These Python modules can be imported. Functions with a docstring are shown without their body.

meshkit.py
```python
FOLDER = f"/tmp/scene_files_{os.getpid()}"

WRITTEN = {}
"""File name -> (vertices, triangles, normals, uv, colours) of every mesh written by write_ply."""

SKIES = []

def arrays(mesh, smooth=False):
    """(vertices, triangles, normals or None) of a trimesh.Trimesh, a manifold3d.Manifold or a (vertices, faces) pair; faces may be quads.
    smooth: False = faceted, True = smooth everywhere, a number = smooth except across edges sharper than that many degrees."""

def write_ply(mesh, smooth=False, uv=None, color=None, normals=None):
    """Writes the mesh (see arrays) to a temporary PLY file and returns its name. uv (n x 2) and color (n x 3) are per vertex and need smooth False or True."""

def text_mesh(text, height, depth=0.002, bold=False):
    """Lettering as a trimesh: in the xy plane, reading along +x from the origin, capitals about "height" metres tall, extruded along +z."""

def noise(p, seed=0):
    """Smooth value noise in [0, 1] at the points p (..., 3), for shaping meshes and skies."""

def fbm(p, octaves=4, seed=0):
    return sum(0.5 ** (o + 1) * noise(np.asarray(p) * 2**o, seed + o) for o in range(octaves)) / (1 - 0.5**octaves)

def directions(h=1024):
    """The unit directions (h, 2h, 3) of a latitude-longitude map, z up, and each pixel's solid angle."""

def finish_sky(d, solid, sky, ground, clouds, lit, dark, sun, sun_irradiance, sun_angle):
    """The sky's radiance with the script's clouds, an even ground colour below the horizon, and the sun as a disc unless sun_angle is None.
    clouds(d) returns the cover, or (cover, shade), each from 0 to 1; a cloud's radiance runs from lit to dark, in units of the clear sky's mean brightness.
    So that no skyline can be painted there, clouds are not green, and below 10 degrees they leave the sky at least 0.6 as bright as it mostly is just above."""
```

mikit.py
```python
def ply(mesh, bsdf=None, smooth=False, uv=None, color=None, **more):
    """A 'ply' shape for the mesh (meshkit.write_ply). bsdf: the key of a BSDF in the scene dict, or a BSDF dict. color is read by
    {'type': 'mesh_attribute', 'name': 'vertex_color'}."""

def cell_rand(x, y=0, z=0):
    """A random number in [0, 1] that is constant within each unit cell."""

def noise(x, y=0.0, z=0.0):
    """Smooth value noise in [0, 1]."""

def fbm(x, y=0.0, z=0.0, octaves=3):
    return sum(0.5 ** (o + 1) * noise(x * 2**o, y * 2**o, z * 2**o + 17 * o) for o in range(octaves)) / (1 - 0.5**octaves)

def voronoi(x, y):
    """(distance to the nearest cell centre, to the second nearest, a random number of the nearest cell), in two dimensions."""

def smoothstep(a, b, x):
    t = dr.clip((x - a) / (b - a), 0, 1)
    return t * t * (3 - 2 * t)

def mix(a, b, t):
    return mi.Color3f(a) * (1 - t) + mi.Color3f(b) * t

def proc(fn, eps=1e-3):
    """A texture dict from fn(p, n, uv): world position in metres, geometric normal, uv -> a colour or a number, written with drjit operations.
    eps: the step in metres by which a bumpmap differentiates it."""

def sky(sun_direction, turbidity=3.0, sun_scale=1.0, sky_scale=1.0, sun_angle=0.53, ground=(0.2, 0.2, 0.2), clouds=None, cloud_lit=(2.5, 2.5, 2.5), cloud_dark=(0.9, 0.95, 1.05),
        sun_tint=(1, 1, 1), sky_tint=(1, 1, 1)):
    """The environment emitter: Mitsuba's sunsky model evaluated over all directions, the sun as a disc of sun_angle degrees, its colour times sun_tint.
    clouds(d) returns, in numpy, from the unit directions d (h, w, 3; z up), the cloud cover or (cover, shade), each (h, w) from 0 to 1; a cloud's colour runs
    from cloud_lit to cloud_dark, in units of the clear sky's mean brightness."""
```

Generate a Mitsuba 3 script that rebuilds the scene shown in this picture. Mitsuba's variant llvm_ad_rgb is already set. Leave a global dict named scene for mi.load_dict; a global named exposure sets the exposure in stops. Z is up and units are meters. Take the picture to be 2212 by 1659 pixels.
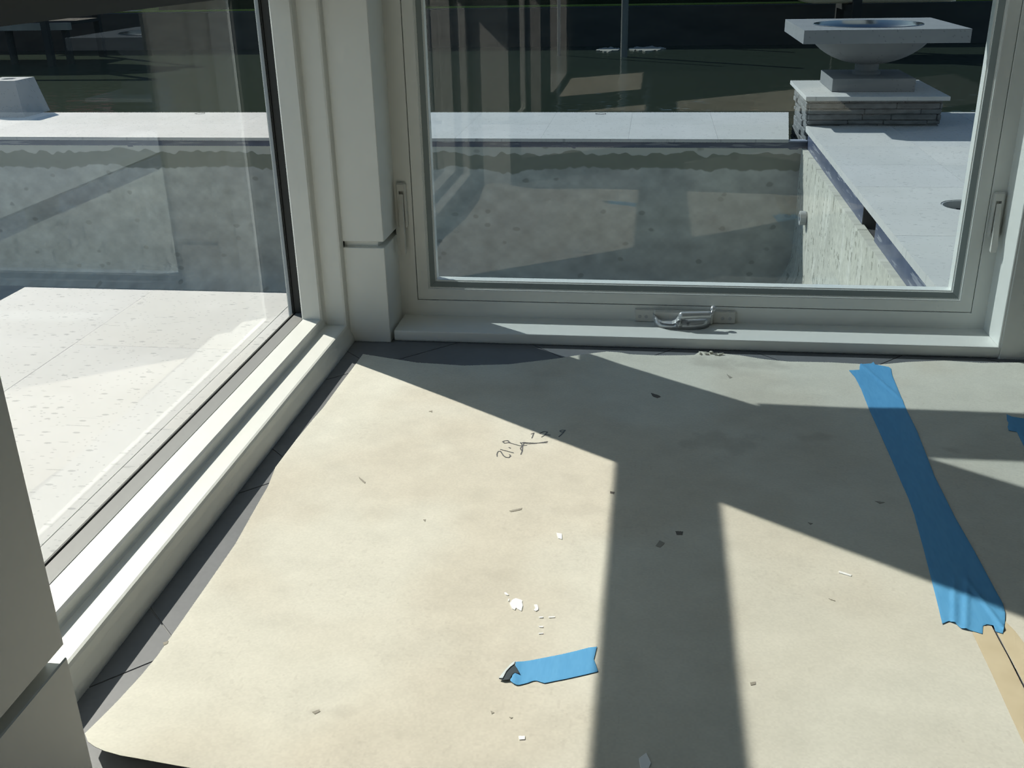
import math, random
import numpy as np, trimesh, drjit as dr, mitsuba as mi, mikit, meshkit
import shapely
from shapely.geometry import Polygon, Point
from scipy.spatial import Delaunay
from mikit import noise, fbm, voronoi, cell_rand, smoothstep, mix

T = mi.ScalarTransform4f
rng = random.Random(7)

# ------------------------------------------------------------------ camera, sky, exposure
CAM_H = 0.72
RIGHT, DOWN, FWD = (0.991086, 0.13178, -0.01954), (0.034029, -0.392226, -0.919239), (-0.128802, 0.910381, -0.393214)
SUN_AZ, SUN_EL = math.radians(-35.4), math.radians(39.0)          # azimuth in which the light travels; elevation
SUN = (-math.cos(SUN_AZ) * math.cos(SUN_EL), -math.sin(SUN_AZ) * math.cos(SUN_EL), math.sin(SUN_EL))
exposure = 2.45
scene = {
    'camera': {'type': 'perspective', 'fov': 2 * math.degrees(math.atan(1106 / 2200.55)), 'fov_axis': 'x', 'near_clip': 0.02, 'far_clip': 2000.0,
               'to_world': T().look_at(origin=[0, 0, CAM_H], target=[FWD[0], FWD[1], CAM_H + FWD[2]], up=[-DOWN[0], -DOWN[1], -DOWN[2]])},
    'sky': mikit.sky(SUN, turbidity=3.5, sun_scale=1.0, sky_scale=1.0, sun_angle=0.53, ground=(0.2, 0.2, 0.2), sun_tint=(1.0, 1.13, 1.44), sky_tint=(0.86, 0.85, 0.79)),
}
labels = {}

# ------------------------------------------------------------------ helpers
def put(key, mesh, bsdf, label=None, cat=None, group=None, kind=None, smooth=False):
    base, n = key, 1
    while key in scene:
        key = f'{base}_{n:03d}'; n += 1
    scene[key] = mikit.ply(mesh, bsdf, smooth=smooth)
    tag(key, label, cat, group, kind)
    return key

def tag(key, label=None, cat=None, group=None, kind=None):
    d = {k: v for k, v in (('label', label), ('category', cat), ('group', group), ('kind', kind)) if v}
    if d:
        labels[key] = {**labels.get(key, {}), **d}

def box(x0, x1, y0, y1, z0, z1, c=0.0):
    if c <= 0:
        m = trimesh.creation.box(extents=(x1 - x0, y1 - y0, z1 - z0)); m.apply_translation(((x0 + x1) / 2, (y0 + y1) / 2, (z0 + z1) / 2)); return m
    pts = []
    for X, sx in ((x0, 1), (x1, -1)):
        for Y, sy in ((y0, 1), (y1, -1)):
            for Zv, sz in ((z0, 1), (z1, -1)):
                pts += [(X, Y + sy * c, Zv + sz * c), (X + sx * c, Y, Zv + sz * c), (X + sx * c, Y + sy * c, Zv)]
    return trimesh.convex.convex_hull(np.array(pts))

def join(*ms):
    return trimesh.util.concatenate(list(ms))

def sweep_rect(profile, a0, a1, b0, b1, plane):
    """A closed profile of (inset, depth) points mitred round a rectangle; plane 'yz' (depth is x) or 'xz' (depth is y)."""
    n, rows = len(profile), []
    for s, t in ((0, 0), (1, 0), (1, 1), (0, 1)):
        for d, w in profile:
            a = a1 - d if s else a0 + d
            b = b1 - d if t else b0 + d
            rows.append((w, a, b) if plane == 'yz' else (a, w, b))
    faces = []
    for k in range(4):
        for i in range(n):
            j, l = (i + 1) % n, (k + 1) % 4
            faces += [(k * n + i, k * n + j, l * n + j), (k * n + i, l * n + j, l * n + i)]
    m = trimesh.Trimesh(np.array(rows), np.array(faces), process=False)
    m.fix_normals()
    return m

def prism(poly, z0, z1):
    if not isinstance(poly, (Polygon, shapely.MultiPolygon)):
        poly = Polygon(poly)
    ms = []
    for g in getattr(poly, 'geoms', [poly]):
        m = trimesh.creation.extrude_polygon(g, z1 - z0, engine='earcut'); m.apply_translation((0, 0, z0)); ms.append(m)
    return join(*ms)

def extrude_y(prof_xz, y0, y1):
    m = trimesh.creation.extrude_polygon(Polygon(prof_xz), y1 - y0, engine='earcut')
    v = m.vertices.copy(); m.vertices = np.c_[v[:, 0], y0 + v[:, 2], v[:, 1]]; m.fix_normals(); return m

def extrude_x(prof_yz, x0, x1):
    m = trimesh.creation.extrude_polygon(Polygon(prof_yz), x1 - x0, engine='earcut')
    v = m.vertices.copy(); m.vertices = np.c_[x0 + v[:, 2], v[:, 0], v[:, 1]]; m.fix_normals(); return m

def lathe(prof, cx, cy, n=64):
    m = trimesh.creation.revolve(np.array(prof), sections=n); m.apply_translation((cx, cy, 0)); return m

def sheet_mesh(poly, height, step, thick):
    """A thin sheet over a ground outline: top and bottom skins and the edge between, z from height(x, y)."""
    poly = Polygon(poly).buffer(0)
    ring = np.array(poly.exterior.segmentize(step * 0.8).coords)[:-1]
    x0, y0, x1, y1 = poly.bounds
    gx, gy = np.meshgrid(np.arange(x0, x1, step), np.arange(y0, y1, step))
    gx = gx + step * 0.5 * (np.arange(gx.shape[0]) % 2)[:, None]
    inner = poly.buffer(-step * 0.45)
    pts = np.c_[gx.ravel(), gy.ravel()]
    pts = pts[shapely.contains_xy(inner, pts[:, 0], pts[:, 1])] if not inner.is_empty else np.zeros((0, 2))
    P = np.vstack([ring, pts]); n, N = len(ring), len(P)
    tri = Delaunay(P).simplices
    c = P[tri].mean(1)
    tri = tri[shapely.contains_xy(poly, c[:, 0], c[:, 1])]
    a, b, d = P[tri[:, 0]], P[tri[:, 1]], P[tri[:, 2]]
    area = (b[:, 0] - a[:, 0]) * (d[:, 1] - a[:, 1]) - (b[:, 1] - a[:, 1]) * (d[:, 0] - a[:, 0])
    tri = np.where((area < 0)[:, None], tri[:, ::-1], tri)[np.abs(area) > 1e-12]
    z = height(P[:, 0], P[:, 1])
    V = np.vstack([np.c_[P, z], np.c_[P, z - thick]])
    i = np.arange(n); j = (i + 1) % n
    ccw = Polygon(ring).exterior.is_ccw
    s1, s2 = np.c_[i, i + N, j], np.c_[j, i + N, j + N]
    if not ccw:
        s1, s2 = s1[:, ::-1], s2[:, ::-1]
    return V, np.vstack([tri, tri[:, ::-1] + N, s1, s2])

def ribbon(pts, width, height, thick=0.0003):
    line = shapely.LineString(pts).segmentize(0.004)
    poly = line.buffer(width / 2, cap_style='round', join_style='round', quad_segs=3)
    if isinstance(poly, Polygon) and poly.interiors:
        return prism(poly, height, height + thick)
    return prism(poly, height, height + thick)

# ------------------------------------------------------------------ materials
def bsdf(key, color, rough=0.5, spec=0.5, bump=None, bscale=1.0, eps=1e-3, **more):
    tex = color if isinstance(color, dict) else ({'type': 'rgb', 'value': list(color)} if not callable(color) else mikit.proc(color))
    b = {'type': 'principled', 'base_color': tex, 'roughness': rough, 'specular': spec, **more}
    if bump:
        b = {'type': 'bumpmap', 'arbitrary': mikit.proc(bump, eps), 'scale': bscale, 'bsdf': b}
    scene[key] = {'type': 'twosided', 'bsdf': b}
    return key

def c_paint(p, n, uv):
    smudge = smoothstep(0.62, 0.8, fbm(p.x * 9, p.y * 9, p.z * 9)) * 0.06
    return mix((0.565, 0.58, 0.55), (0.50, 0.51, 0.48), smudge * 6 * 0.4)
bsdf('paint', c_paint, 0.46, 1.0)
bsdf('wall_paint', (0.42, 0.42, 0.40), 0.7, 0.3)

def c_paper(p, n, uv):
    big = fbm(p.x * 5.5, p.y * 5.5, 3.0)
    mott = fbm(p.x * 26, p.y * 31, 8.0, octaves=4)
    fibre = noise(p.x * 420, p.y * 420)
    base = mix((0.555, 0.545, 0.475), (0.515, 0.49, 0.415), smoothstep(0.42, 0.72, big))
    base = mix(base, (0.58, 0.58, 0.515), smoothstep(0.5, 0.75, noise(p.x * 3.1 + 7, p.y * 2.6)) * 0.7)
    base = base * (0.90 + 0.14 * mott) * (0.965 + 0.07 * fibre)
    grime = mi.Float(0)
    for x, y, r, k in STAINS:
        d = dr.sqrt(dr.square((p.x - x) / r) + dr.square((p.y - y) / (0.7 * r))) + 1.6 * (fbm(p.x * 42, p.y * 42, x * 9) - 0.5)
        grime = dr.maximum(grime, k * 0.62 * smoothstep(1.1, 0.3, d))
    speck = smoothstep(0.74, 0.9, noise(p.x * 210, p.y * 210, 4.0)) * smoothstep(0.55, 0.75, noise(p.x * 11, p.y * 11, 11.0))
    grime = dr.maximum(grime, 0.08 * speck)
    return mix(base, (0.22, 0.20, 0.165), grime)
STAINS = [(0.113, 1.46, 0.07, 0.30), (0.269, 1.491, 0.03, 0.35), (0.462, 1.468, 0.022, 0.45), (-0.165, 1.063, 0.03, 0.16), (-0.132, 0.903, 0.035, 0.18), (-0.078, 1.232, 0.04, 0.16),
          (-0.098, 1.325, 0.03, 0.18), (-0.325, 0.795, 0.015, 0.35), (0.134, 1.80, 0.05, 0.42), (0.215, 1.795, 0.05, 0.38), (-0.30, 0.80, 0.02, 0.2)]
def b_paper(p, n, uv):
    return 0.00020 * fbm(p.x * 130, p.y * 130, 1.0) + 0.00005 * noise(p.x * 900, p.y * 900)
bsdf('paper', c_paper, 0.85, 0.2, bump=b_paper, eps=4e-4)

def c_tape(p, n, uv):
    crepe = fbm(p.x * 300, p.y * 60, 2.0)
    return mix((0.078, 0.285, 0.53), (0.105, 0.335, 0.58), crepe)
def b_tape(p, n, uv):
    return 0.00010 * fbm(p.x * 260, p.y * 260, 5.0)
bsdf("blue_tape", c_tape, 0.55, 0.3, bump=b_tape, eps=4e-4)
bsdf('tape_back', (0.52, 0.58, 0.60), 0.35, 0.5)
bsdf('tape_dark_corner', (0.035, 0.05, 0.06), 0.5, 0.4)  # even near-black on the folded tape corner
def c_beige(p, n, uv):
    return mix((0.56, 0.49, 0.345), (0.50, 0.43, 0.29), fbm(p.x * 40, p.y * 40, 6.0))
bsdf('beige_tape', c_beige, 0.45, 0.5)
bsdf('pencil', (0.10, 0.10, 0.10), 0.5, 0.4)
bsdf('white_paint_spot', (0.74, 0.75, 0.74), 0.5, 0.4)
bsdf('grey_fleck', (0.27, 0.255, 0.215), 0.8, 0.2)
bsdf('dark_fleck', (0.13, 0.12, 0.105), 0.8, 0.2)

def c_slate(p, n, uv):
    return mix((0.10, 0.108, 0.118), (0.135, 0.143, 0.152), fbm(p.x * 22, p.y * 22, 2.0) * 0.8 + 0.25 * noise(p.x * 260, p.y * 260))
bsdf('slate', c_slate, 0.5, 0.4)
bsdf('grout', (0.24, 0.245, 0.25), 0.9, 0.2)

def shell_stone(tint):
    def c(p, n, uv):
        u, v = p.x * 48 + 3 * noise(p.x * 20, p.y * 20), p.y * 95
        a, b, r = voronoi(u, v)
        fleck = smoothstep(0.20, 0.11, a) * smoothstep(0.55, 0.72, r)
        a2, b2, r2 = voronoi(p.x * 20, p.y * 44 + 17)
        fleck2 = smoothstep(0.17, 0.09, a2) * smoothstep(0.72, 0.85, r2)
        base = mix((0.44, 0.44, 0.425), (0.485, 0.485, 0.475), fbm(p.x * 7, p.y * 7, 5.0))
        base = mix(base, (0.30, 0.305, 0.30), dr.maximum(fleck * 0.55, fleck2 * 0.8))
        return base * mi.Color3f(tint)
    return c
bsdf('paver_a', shell_stone((1.0, 1.0, 1.0)), 0.75, 0.25)
bsdf('paver_b', shell_stone((0.97, 0.975, 0.97)), 0.75, 0.25)
bsdf('paver_c', shell_stone((1.02, 1.015, 1.0)), 0.75, 0.25)
PAV = ['paver_a', 'paver_b', 'paver_c']
bsdf('joint_sand', (0.44, 0.44, 0.42), 0.9, 0.2)

def c_cast(p, n, uv):
    a, b, r = voronoi(p.x * 60 + p.z * 33, p.y * 60 + p.z * 47)
    pit = smoothstep(0.2, 0.1, a) * smoothstep(0.6, 0.8, r)
    base = mix((0.185, 0.195, 0.20), (0.225, 0.232, 0.235), fbm(p.x * 9, p.y * 9, p.z * 9))
    return mix(base, (0.12, 0.125, 0.13), pit * 0.6)
bsdf('cast_stone', c_cast, 0.75, 0.25)
bsdf('cast_pale', lambda p, n, uv: c_cast(p, n, uv) * 1.55, 0.75, 0.25)
def c_ledger(p, n, uv):
    return mix((0.09, 0.098, 0.10), (0.21, 0.22, 0.225), fbm(p.x * 30, p.y * 30, p.z * 55))
bsdf('ledger_stone', c_ledger, 0.85, 0.2)
bsdf('steel', (0.36, 0.365, 0.37), 0.2, 0.5, metallic=1.0)

def c_far_plaster(p, n, uv):
    base = mix((0.46, 0.47, 0.42), (0.36, 0.365, 0.345), fbm(p.x * 3.1, 4.0, p.z * 4.3))
    base = base * (0.74 + 0.52 * fbm(p.x * 17, 1.0, p.z * 17, octaves=5))
    zs = -0.232 + 0.05 * (fbm(p.x * 4.5, 9.0) - 0.5) + 0.012 * (noise(p.x * 45, 2.0) - 0.5)
    stain = smoothstep(-0.004, 0.004, p.z - zs)
    base = mix(base, (0.20, 0.21, 0.165), stain * 0.9)
    zt = -0.157 + 0.035 * (fbm(p.x * 8.0, 21.0) - 0.5) + 0.02 * (noise(p.x * 33, 5.0) - 0.5)
    base = mix(base, (0.50, 0.50, 0.455), smoothstep(-0.002, 0.002, p.z - zt) * 0.85)
    a, b, r = voronoi(p.x * 9, p.z * 13)
    blotch = smoothstep(0.22, 0.12, a + 0.1 * noise(p.x * 60, p.z * 60)) * smoothstep(0.72, 0.8, r)
    return mix(base, (0.20, 0.20, 0.17), blotch * 0.55)
bsdf('far_plaster', c_far_plaster, 0.9, 0.2)
def c_side_plaster(p, n, uv):
    streak = fbm(p.y * 22, 2.0, p.z * 3.4, octaves=4)
    base = mix((0.47, 0.465, 0.40), (0.38, 0.375, 0.325), streak)
    base = mix(base, (0.52, 0.515, 0.46), smoothstep(0.60, 0.74, fbm(p.y * 30, 12.0, p.z * 4)) * 0.6)
    drip = smoothstep(0.66, 0.76, noise(p.y * 46, 6.0, p.z * 13.0)) * smoothstep(0.5, 0.62, noise(p.y * 70, p.z * 90))
    base = mix(base, (0.17, 0.17, 0.14), drip * 0.6)
    return base * (0.86 + 0.28 * fbm(p.y * 60, 1.0, p.z * 60))
bsdf('side_plaster', c_side_plaster, 0.9, 0.2)
bsdf('pool_floor', lambda p, n, uv: mix((0.24, 0.25, 0.25), (0.32, 0.33, 0.32), fbm(p.x * 9, p.y * 9, 2.0)), 0.85, 0.25)
def c_band(p, n, uv):
    scuff = smoothstep(0.60, 0.72, fbm((p.x + p.y) * 9, 3.0, p.z * 70))
    base = mix((0.050, 0.066, 0.112), (0.085, 0.102, 0.155), fbm((p.x + p.y) * 14, 7.0, p.z * 14))
    return mix(base, (0.30, 0.32, 0.36), scuff * 0.5)
bsdf('waterline', c_band, 0.35, 0.5)
bsdf('band_edge', (0.30, 0.33, 0.40), 0.6, 0.3)

def b_water(p, n, uv):
    return 0.007 * fbm(p.x * 3.1, p.y * 6.5, 1.0) + 0.0032 * noise(p.x * 12, p.y * 26)
bsdf('canal_water_surface', (0.020, 0.028, 0.021), 0.06, 0.5, bump=b_water, eps=2e-2)
bsdf('seawall_face', lambda p, n, uv: mix((0.028, 0.032, 0.03), (0.055, 0.058, 0.05), fbm(p.x * 1.7, 2.0, p.z * 5)), 0.9, 0.2)
bsdf('dark_timber', lambda p, n, uv: mix((0.016, 0.017, 0.016), (0.036, 0.035, 0.031), fbm(p.x * 2, p.y * 9, p.z * 2)), 0.9, 0.2)
bsdf('grey_timber', lambda p, n, uv: mix((0.11, 0.11, 0.095), (0.2, 0.195, 0.17), fbm(p.x * 5, p.y * 5, p.z * 1.3)), 0.9, 0.2)
bsdf('lawn_green', lambda p, n, uv: mix((0.10, 0.16, 0.025), (0.2, 0.24, 0.06), fbm(p.x * 4, p.y * 4, 3.0)), 0.9, 0.2)
bsdf('path_stone', (0.38, 0.34, 0.29), 0.9, 0.2)
bsdf('blue_siding', (0.07, 0.10, 0.17), 0.7, 0.3)
bsdf('white_trim', (0.40, 0.43, 0.5), 0.6, 0.3)
bsdf('red_hull', (0.70, 0.10, 0.13), 0.35, 0.5)
bsdf('pale_hull', (0.80, 0.42, 0.42), 0.35, 0.5)
bsdf('wood_hull', lambda p, n, uv: mix((0.66, 0.27, 0.12), (0.80, 0.40, 0.20), fbm(p.x * 1.5, p.y * 3, p.z * 9)), 0.35, 0.5)
bsdf('cream_stripe', (0.86, 0.68, 0.46), 0.4, 0.5)
bsdf('foliage_dark', lambda p, n, uv: mix((0.008, 0.013, 0.006), (0.022, 0.032, 0.014), fbm(p.x * 2, p.y * 2, p.z * 2)), 0.9, 0.2)
bsdf('pale_scum', (0.24, 0.235, 0.205), 0.8, 0.2)
bsdf('gasket_rubber', (0.035, 0.038, 0.037), 0.55, 0.4)
bsdf('bead_shade_grey', (0.20, 0.23, 0.22), 0.5, 0.4)  # pocket shade put into the colour of the sash bead slope
bsdf('glazing_bead', (0.20, 0.205, 0.20), 0.5, 0.4)
bsdf('spacer_metal', (0.30, 0.33, 0.35), 0.4, 0.5)
bsdf('hardware_metal', (0.50, 0.515, 0.52), 0.28, 0.6, metallic=0.5)
bsdf('hardware_painted', (0.50, 0.50, 0.465), 0.4, 0.5)
bsdf('plastic_grey', (0.35, 0.36, 0.36), 0.5, 0.4)
bsdf('near_black', (0.06, 0.062, 0.065), 0.6, 0.3)  # even near-black shared by the anchor cups and skimmer lining
scene['glass_clear'] = {'type': 'thindielectric', 'int_ior': 1.5, 'specular_transmittance': {'type': 'rgb', 'value': [0.90, 0.94, 0.91]}}
scene['glass_upper'] = {'type': 'thindielectric', 'int_ior': 1.5, 'specular_transmittance': {'type': 'rgb', 'value': [0.74, 0.78, 0.75]}}
scene['glass_tinted'] = {'type': 'thindielectric', 'int_ior': 1.42, 'specular_transmittance': {'type': 'rgb', 'value': [0.42, 0.51, 0.55]}}

# ------------------------------------------------------------------ interior setting
Z_D = -0.03                                                            # level of the paved deck outside
put('floor', box(-0.60, 4.2, -5.0, 1.90, -0.06, -0.0016), 'grout', 'slate tiled room floor, mostly hidden under brown paper', kind='structure')
S, ang = 0.30, math.radians(45)
ca, sa = math.cos(ang), math.sin(ang)
q0, r0 = 1.811 / math.sqrt(2), 0.372 / math.sqrt(2)                    # joint positions across and along the diagonal
room = shapely.box(-0.592, -0.1, 1.4, 1.875)
for i in range(-9, 6):
    for j in range(-9, 9):
        r_, q_ = r0 + i * S * 1.0, q0 + j * S * 1.0
        sq = [(r_, q_), (r_ + S, q_), (r_ + S, q_ + S), (r_, q_ + S)]
        poly = Polygon([(a * ca - b * sa, a * sa + b * ca) for a, b in sq]).buffer(-0.0011).intersection(room)
        if poly.is_empty or poly.area < 2e-4:
            continue
        if poly.bounds[3] < 0.3:
            continue
        put('floor__tile', prism(poly, -0.0018, 0.0), 'slate')
put('floor__tile', box(1.40, 4.2, -5.0, 1.86, -0.004, 0.0), 'slate')
put('floor__tile', box(-0.592, 1.40, -5.0, -0.10, -0.004, 0.0), 'slate')

CEIL = 2.62
put('ceiling', box(-0.9, 4.3, -5.1, 2.1, CEIL, CEIL + 0.1), 'wall_paint', 'white ceiling of the room', kind='structure')
put('wall_back', box(-0.9, 4.3, -5.1, -5.0, -0.06, CEIL), 'wall_paint', 'plain back wall of the room', kind='structure')
put('wall_right', box(4.2, 4.3, -5.0, 2.1, -0.06, CEIL), 'wall_paint', 'plain side wall of the room', kind='structure')
TOP = 2.45
MOD0 = 0.64
put('wall_left', join(box(-0.74, -0.58, -5.0, 2.0, TOP, CEIL), box(-0.74, -0.52, -5.0, -2.3, -0.06, TOP), box(-0.74, -0.52, -1.33, -0.88, -0.06, TOP), box(-0.74, -0.52, -2.3, -1.33, 0.665, TOP), box(-0.74, -0.52, -2.3, -1.33, -0.06, 0.03)), 'wall_paint', 'wall above and beside the tall left windows', kind='structure')
# front wall: a casing beside the awning window, with a gap for a second window further right
put('wall_front', join(box(0.650, 4.2, 1.8626, 2.0, -0.004, CEIL, 0.003), box(-0.505, 0.650, 1.9, 2.0, TOP, CEIL)),
    'paint', 'pale painted casing right of the awning window', kind='structure')

# left window wall: stepped frames with fixed glass, one tall frame per bay, a transom bar across
STEP = [(0, -0.586), (0.008, -0.588), (0.0115, -0.590), (0.0125, -0.5935), (0.0125, -0.630), (0.015, -0.6325), (0.0265, -0.6335), (0.029, -0.6365), (0.029, -0.672), (0.026, -0.675), (-0.022, -0.6755), (-0.022, -0.720), (-0.034, -0.720), (-0.034, -0.60), (0, -0.60)]
def left_bay(y0, y1, key, label):
    put(key + '__frame', sweep_rect(STEP, y0, y1, 0.026, TOP, 'yz'), 'paint')
    tag(key, label, kind='structure')
    put(key + '__base_trim', extrude_y([(-0.742, -0.02), (-0.580, -0.003), (-0.5795, 0.005), (-0.5815, 0.014), (-0.5855, 0.0225), (-0.5865, 0.0262), (-0.60, 0.0262), (-0.60, 0.005), (-0.742, 0.005)], y0, y1), 'paint', smooth=40)
    put(key + '__transom_bar', box(-0.737, -0.6335, y0 - 0.021, y1 + 0.021, 0.693, 0.7425, 0.002), 'paint')
    a0, a1 = y0 - 0.022, y1 + 0.022
    for z0, z1 in ((0.004, 0.702), (0.740, TOP + 0.022)):
        put(key + '__gasket', sweep_rect([(0, -0.6765), (0.0012, -0.6775), (0.0012, -0.7055), (0.004, -0.7065), (0.004, -0.7085), (0, -0.7085)], a0, a1, z0, z1, 'yz'), 'gasket_rubber')
        put(key + '__glass_spacer', sweep_rect([(0, -0.7092), (0.008, -0.7092), (0.008, -0.7152), (0, -0.7152)], a0, a1, z0, z1, 'yz'), 'spacer_metal')
        put(key + '__gasket', sweep_rect([(0, -0.6758), (0.0465, -0.6758), (0.0465, -0.6764), (0, -0.6764)], a0, a1, z0, z1, 'yz'), 'gasket_rubber')
        if z0 < 0.5:
            put(key + '__glazing_bead', box(-0.7040, -0.677, a0 + 0.005, a1 - 0.002, z0, 0.0505, 0.001), 'glazing_bead')
            put(key + '__sill_seal', box(-0.7085, -0.7045, a0 + 0.005, a1 - 0.002, z0, 0.0525, 0.0005), 'gasket_rubber')
        g = trimesh.Trimesh([(-0.7122, a0, z0), (-0.7122, a1, z0), (-0.7122, a1, z1), (-0.7122, a0, z1)], [(0, 1, 2), (0, 2, 3)], process=False)
        put(key + '__pane', g, 'glass_clear' if z0 < 0.5 else 'glass_upper')
left_bay(0.64, 1.855, 'window_1', 'tall fixed glass wall on the left with stepped pale frame')
left_bay(-0.875, 0.34, 'window_3', 'next fixed glass bay of the left wall, behind the camera')

g5 = trimesh.Trimesh([(-0.66, -2.3, 0.03), (-0.66, -1.33, 0.03), (-0.66, -1.33, 0.665), (-0.66, -2.3, 0.665)], [(0, 1, 2), (0, 2, 3)], process=False)
put('window_5__pane', g5, 'glass_clear')
tag('window_5', 'low window of the left wall behind the camera', kind='structure')

# corner column between the two windows, and the near post of the left wall, both with a recessed reveal
GZ0, GZ1 = 0.1944, 0.2063
put('trim_1__lower_casing', box(-0.5905, -0.505, 1.855, 2.0, 0.0, GZ0, 0.0012), 'paint', kind='structure')
put('trim_1__upper_casing', box(-0.5905, -0.505, 1.855, 2.0, GZ1, TOP, 0.0012), 'paint')
put('trim_1__reveal', box(-0.587, -0.520, 1.867, 2.0, GZ0 - 0.01, GZ1 + 0.01), 'paint')
put('trim_1__cladding_and_shadow_fin', join(box(-0.484, -0.467, 1.985, 2.0725, 0.36, TOP + 0.15, 0.001), box(-0.69, -0.468, 2.001, 2.012, -0.06, TOP + 0.15), box(-0.70, -0.60, 1.892, 2.002, -0.06, TOP)), 'paint')  # first box: unseen fin added to shape the jamb shadow; others are cladding
tag('trim_1', 'pale corner column casing with a thin horizontal reveal', kind='structure')
put('trim_2__lower_casing', box(-0.735, -0.4605, 0.345, 0.6235, -0.004, GZ0, 0.0012), 'paint')
put('trim_2__upper_casing', box(-0.735, -0.4605, 0.345, 0.6235, GZ1, TOP, 0.0012), 'paint')
put('trim_2__reveal', box(-0.735, -0.4725, 0.357, 0.6115, GZ0 - 0.01, GZ1 + 0.01), 'paint')
tag('trim_2', 'near post of the left window wall, with a reveal groove', kind='structure')

# right window: awning sash, frame, stool and hardware
Y_F = 1.959
put('window_2__frame', join(box(-0.507, -0.4703, Y_F, 2.012, 0.005, TOP, 0.0008), box(0.6206, 0.660, Y_F, 2.012, 0.005, TOP, 0.0008), box(-0.472, 0.622, Y_F, 2.012, 0.005, 0.0560, 0.0008), box(-0.472, 0.622, Y_F + 0.03, 2.0, 0.692, 0.735)), 'paint')
tag('window_2', 'wide awning window facing the pool, crank at its sill', kind='structure')
SASH = [(0, 1.9602), (0.0210, 1.9602), (0.0230, 1.9612), (0.0230, 1.9643), (0.0250, 1.9653), (0.0343, 1.9725), (0.0354, 1.9742), (0.0354, 1.9756), (0.0374, 1.9766), (0.0374, 1.9818), (0.0354, 1.9828), (0.0354, 2.006), (0.0333, 2.0085), (0, 2.0085)]
put('window_2__sash', sweep_rect(SASH, -0.4689, 0.6193, 0.0573, 0.689, 'xz'), 'paint')
put('window_2__bead_shade_ring', sweep_rect([(0.0256, 1.9651), (0.0343, 1.9718), (0.0350, 1.9726), (0.0340, 1.9734), (0.0250, 1.9665)], -0.4689, 0.6193, 0.0573, 0.689, 'xz'), 'bead_shade_grey')  # dark ring added over the bead slope, standing in for pocket shade
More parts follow.
